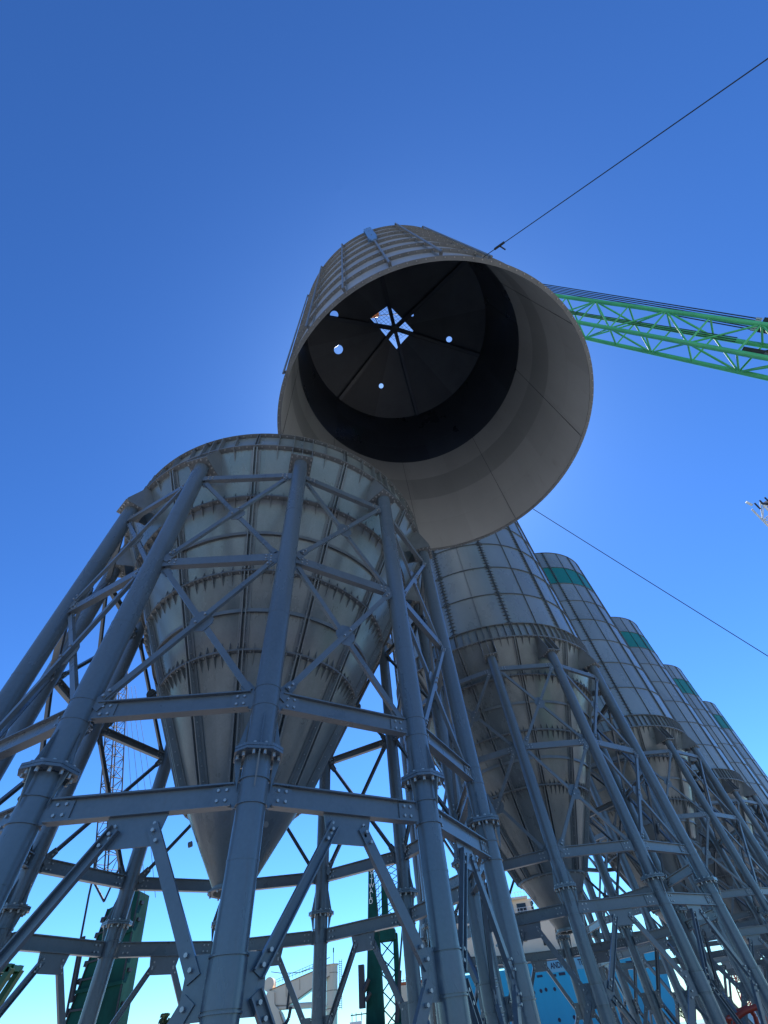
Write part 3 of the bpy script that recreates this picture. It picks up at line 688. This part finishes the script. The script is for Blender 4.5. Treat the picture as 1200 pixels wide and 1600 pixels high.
b = MB(); a0, a1 = Q(9.0, 3.6, -.15), Q(10.2, 5.9, -.15); b.bar(a0, a1, rect(.14, .1)); b.build('gangway_rail', M['white'], sh)
b = MB()
block(b, 2.0, 18.6, 6.72, 9.9, 3, 14); block(b, 1.0, 14.6, 9.9, 10.9, 3.4, 13); block(b, 3.0, 13.6, 10.9, 12.5, 4.5, 10)
block(b, 4.2, 13.0, 12.5, 12.75, 3.6, 11); b.build('superstructure', M['cream'], sh)
for x0, x1, z0, z1, dy in ((11.3, 12.6, 11.2, 12.1, 4.4), (9.2, 10.6, 11.2, 12.1, 4.4), (7.0, 8.5, 11.2, 12.1, 4.4), (13.3, 13.6, 11.3, 12.1, 4.4), (11.0, 11.4, 8.2, 8.7, 2.9), (13.5, 13.9, 7.6, 8.3, 2.9), (16.0, 16.4, 8.4, 8.9, 2.9), (6.2, 6.8, 8.2, 8.7, 2.9), (4.2, 4.8, 8.2, 8.7, 2.9), (13.0, 13.3, 10.2, 10.6, 3.3), (13.9, 14.2, 10.1, 10.5, 3.3)):
    b = MB(); block(b, x0, x1, z0, z1, dy, .15); b.build('window', M['glass'], sh)
b = MB()
for i in range(24):
    x = 3 + i * .5; b.tube(Q(x, 10.9, 3.4), Q(x, 11.55, 3.4), .035, 5)
for z in (11.2, 11.55): b.tube(Q(3, z, 3.4), Q(14.6, z, 3.4), .035, 5)
for i in range(20): x = 4.2 + i * .45; b.tube(Q(x, 12.75, 4), Q(x, 13.3, 4), .03, 5)
b.tube(Q(4.2, 13.3, 4), Q(12.9, 13.3, 4), .03, 5); b.build('railing', M['white'], sh)
b = MB(); block(b, 6, 9, 12.75, 15, 7, 5); b.tube(Q(10.4, 12.7, 7), Q(10.6, 17, 7), .16, 8); b.build('funnel', M['hull'], sh)
b = MB(); block(b, -6.6, 1.0, 5.6, 5.95, 1, 8, 1); block(b, -6.8, -.4, 2.1, 5.6, -.3, 9); block(b, -2.5, 1.3, 5.95, 8.0, 3, 9); b.build('hatch_coaming', [M['cream'], M['rust']], sh)
b = MB()
for i in range(22): x = -6.7 + i * .3; b.tube(Q(x, 5.6, -.1), Q(x, 6.15 + .2 * rnd.random(), -.1), .05, 5)
b.tube(Q(-6.7, 6.05, -.1), Q(-.4, 6.05, -.1), .05, 5); b.build('deck_railing', M['rust'], sh)
# cream deck crane of the ship
dc = thing('deck_crane', 'cream ship deck crane with round pedestal and drooping boom beside the front leg', 'crane', Q(-15.2, 5.75, 4) + SH)
d0 = Q(-15.2, 5.75, 4)
def K(x, z, dy=4.): s = 120 / 86.; return V((x * s, 120 + dy, z * s + GZ)) - SH - d0
b = MB(); b.tube(K(-16.35, 2.0), K(-16.35, 9.1), 1.10, 28); b.tube(K(-16.35, 5.2), K(-16.35, 5.35), 1.25, 28); b.tube(K(-16.35, 9.1), K(-16.35, 9.2), 1.3, 28); b.tube(K(-16.35, 4.8), K(-16.35, 4.9), 1.2, 24); b.build('pedestal', M['cream'], dc)
b = MB(); b.tube(K(-16.2, 9.2), K(-16.2, 10.9), .07, 6); b.tube(K(-16.2, 10.4), K(-16.2, 10.9), .14, 6); b.build('antenna', M['steel'], dc)
b = MB()
for i in range(24): b.tube(K(-15.35, 5.0 + i * .19), K(-14.95, 5.0 + i * .19), .05, 5)
for x in (-15.35, -14.95): b.tube(K(x, 4.8), K(x, 9.6), .05, 5)
b.build('ladder', M['steel'], dc)
b = MB(); b.plate([K(-16.6, 9.0), K(-16.9, 9.1), K(-23.9, 7.75), K(-25.2, 7.4), K(-25.0, 6.0), K(-22.6, 5.75), K(-21.6, 6.0), K(-16.6, 8.0)], (0, 2.2, 0)); b.build('boom', M['cream'], dc)
b = MB()
for p, q in ((K(-25.0, 6.0), K(-22.6, 5.75)), (K(-22.6, 5.75), K(-21.6, 6.0)), (K(-21.6, 6.0), K(-16.6, 8.0)), (K(-25.2, 7.4), K(-16.9, 9.1))): b.bar(p + V((0, -1.15, 0)), q + V((0, -1.15, 0)), rect(.16, .14))
for t in (.25, .5, .75): b.bar(K(-24.8, 7.3).lerp(K(-17, 8.9), t) + V((0, -1.13, 0)), K(-24.6, 6.1).lerp(K(-17, 8.0), t) + V((0, -1.13, 0)), rect(.08, .06))
for z in (4.95, 6.6, 8.3): b.tube(K(-16.35, z), K(-16.35, z + .06), 1.14, 28)
b.bar(K(-23.6, 2.6, 2.1), K(-25.4, 5.6, 2.1), rect(.14, .12)); b.bar(K(-21.7, 2.6, 2.1), K(-23.4, 5.3, 2.1), rect(.14, .12)); b.build('stiffener', M['shaded_cream'], dc)
b = MB()
for i in range(16): t = i / 15; p = K(-24.4, 7.8).lerp(K(-17.2, 9.25), t); b.tube(p + V((0, -1, 0)), p + V((0, -1, .75)), .035, 5)
for dz in (.4, .75): b.tube(K(-24.4, 7.8) + V((0, -1, dz)), K(-17.2, 9.25) + V((0, -1, dz)), .035, 5)
pts = [K(-25.2, 9.2, 3), K(-23.5, 8.9, 3), K(-21, 8.75, 3), K(-18.8, 9.05, 3), K(-16.6, 9.9, 3)]; b.path(pts, .06, 5); b.build('walkway_rail', M['steel'], dc)
b = MB(); b.plate([K(-24.4, 7.2, 3.2), K(-25.3, 7.4, 3.2), K(-25.9, 5.8, 3.2), K(-25.0, 4.6, 3.2), K(-23.2, 2.6, 3.2), K(-21.4, 2.6, 3.2), K(-23.2, 5.2, 3.2), K(-24.2, 6.0, 3.2)], (0, 1.8, 0)); b.tube(K(-25.4, 8.0, 3), K(-25.4, 8.0, 5), 1.0, 20); b.build('knuckle_arm', M['cream'], dc)
b = MB(); b.tube(K(-25.0, 5.65, 3), K(-18.0, 5.5, 3), .30, 12); b.tube(K(-21.0, 5.6, 3), K(-18.0, 5.45, 3), .42, 12); b.box(K(-18.4, 5.2, 3), (1.6, .8, .8)); b.build('hydraulic_ram', M['cream'], dc)
b = MB(); b.tube(K(-22.3, 7.2, 2.6), K(-22.4, 5.4, 2.6), .2); b.path([K(-21.9, 5.6, 2.6), K(-22.1, 4.6, 2.6), K(-22.5, 4.1, 2.6)], .3, 8); b.tube(K(-22.7, 4.2, 2.6), K(-22.3, 3.0, 2.6), .6, 12, 0, .7); b.build('hook_gear', M['steel'], dc)

# ------------------------------------------------------------------ red steel pieces at the lower right
b = MB(); rl = thing('red_lattice_crane', 'thin red lattice crane boom among the far legs at lower right', 'crane', (57, 130, 0))
o = V((57, 130, 0))
lattice(b, V((56.0, 130, .5)) - o, V((57.2, 130, 8.5)) - o, (1, 0, 0), (0, 1, 0), 9, .12, .07); b.build('boom', M['red'], rl)
b = MB(); b.box((.5, 0, 1.2), (5, 4, 2)); b.build('carrier', M['white'], rl)
lf = thing('boom_lift', 'red bent tubular boom of a small lift at the bottom right corner', 'lift', (9.6, 22, 0))
o = V((9.6, 22, 0)); b = MB()
pts = [V(p) - o for p in ((8.55, 22, .6), (8.62, 22, 1.1), (8.95, 22, 1.52), (9.3, 22, 1.62), (9.75, 22, 1.68), (9.82, 22, 1.5), (9.55, 22, .7))]
b.path(pts, .07, 10); b.path([p + V((0, .6, 0)) for p in pts], .07, 10)
for p in (pts[2], pts[4], pts[6]): b.tube(p, p + V((0, .6, 0)), .05)
b.build('guard_frame', M['red'], lf)
b = MB(); b.box((-.3, .3, .55), (1.9, .9, .35)); b.build('chassis', M['red'], lf)
for x in (-.95, .35):
    for y in (-.18, .78):
        b = MB(); b.bar((x, y - .1, .27), (x, y + .1, .27), circ(.265, 18), (0, 0, 1)); b.build('wheel', M['rubber'], lf)

# ------------------------------------------------------------------ trees
def tree(x, y, h, w, label, conifer=False, z=0):
    t = thing('tree', label, 'tree', (x, y, z), 0, 'trees beyond the yard')
    b = MB(); b.tube((0, 0, 0), (0, 0, h * .5), h * .03, 8, 0, h * .02)
    for i in range(5): a = i * 1.26; b.tube((0, 0, h * .35), (w * .4 * math.cos(a), w * .4 * math.sin(a), h * .7), h * .015, 6)
    b.tube((0, 0, h * .5), (0, 0, h * .9), h * .02, 6, 0, h * .005); b.build('trunk', M['bark'], t)
    b = MB(); cl = [(rnd.uniform(-1, 1), rnd.uniform(-1, 1), rnd.uniform(.35, 1)) for _ in range(16)]
    for i in range(2600):
        cx, cy, cz = rnd.choice(cl); s = .28
        if conifer: k = 1 - cz; px, py, pz = cx * w * .5 * k * 1.2, cy * w * .5 * k * 1.2, cz * h
        else: px, py, pz = cx * w * .36, cy * w * .36, h * (.3 + .62 * cz)
        p = V((px + rnd.gauss(0, w * .11), py + rnd.gauss(0, w * .11), min(h, pz + rnd.gauss(0, h * .07))))
        n = V((rnd.gauss(0, 1), rnd.gauss(0, 1), rnd.gauss(0, 1))).normalized(); u = n.orthogonal().normalized() * rnd.uniform(.05, .11) * h * .35; v = n.cross(u)
        b.add([p - u, p + v * .6, p + u, p - v * .6], [(0, 1, 2, 3)])
    b.build('crown', M['leaf'], t)
for x, y, h, w, l in ((70, 230, 5.4, 9, 'low round green tree at the left end of the far tree group'), (78, 232, 6.6, 9, 'taller bushy green tree in the middle of the far tree group'), (87, 230, 5.2, 9, 'low bushy green tree at the right end of the far tree group')):
    tree(x, y, h, w, l, z=-.3)
tree(-27.1, 60, 5.95, 1.5, 'narrow dark tree tip at the bottom edge left of the front leg', True)
mb = MB(); mb.box((60, 330, -1.2), (700, 200, 2)); tag(mb.build('far_shore', M['ground']), kind='structure')
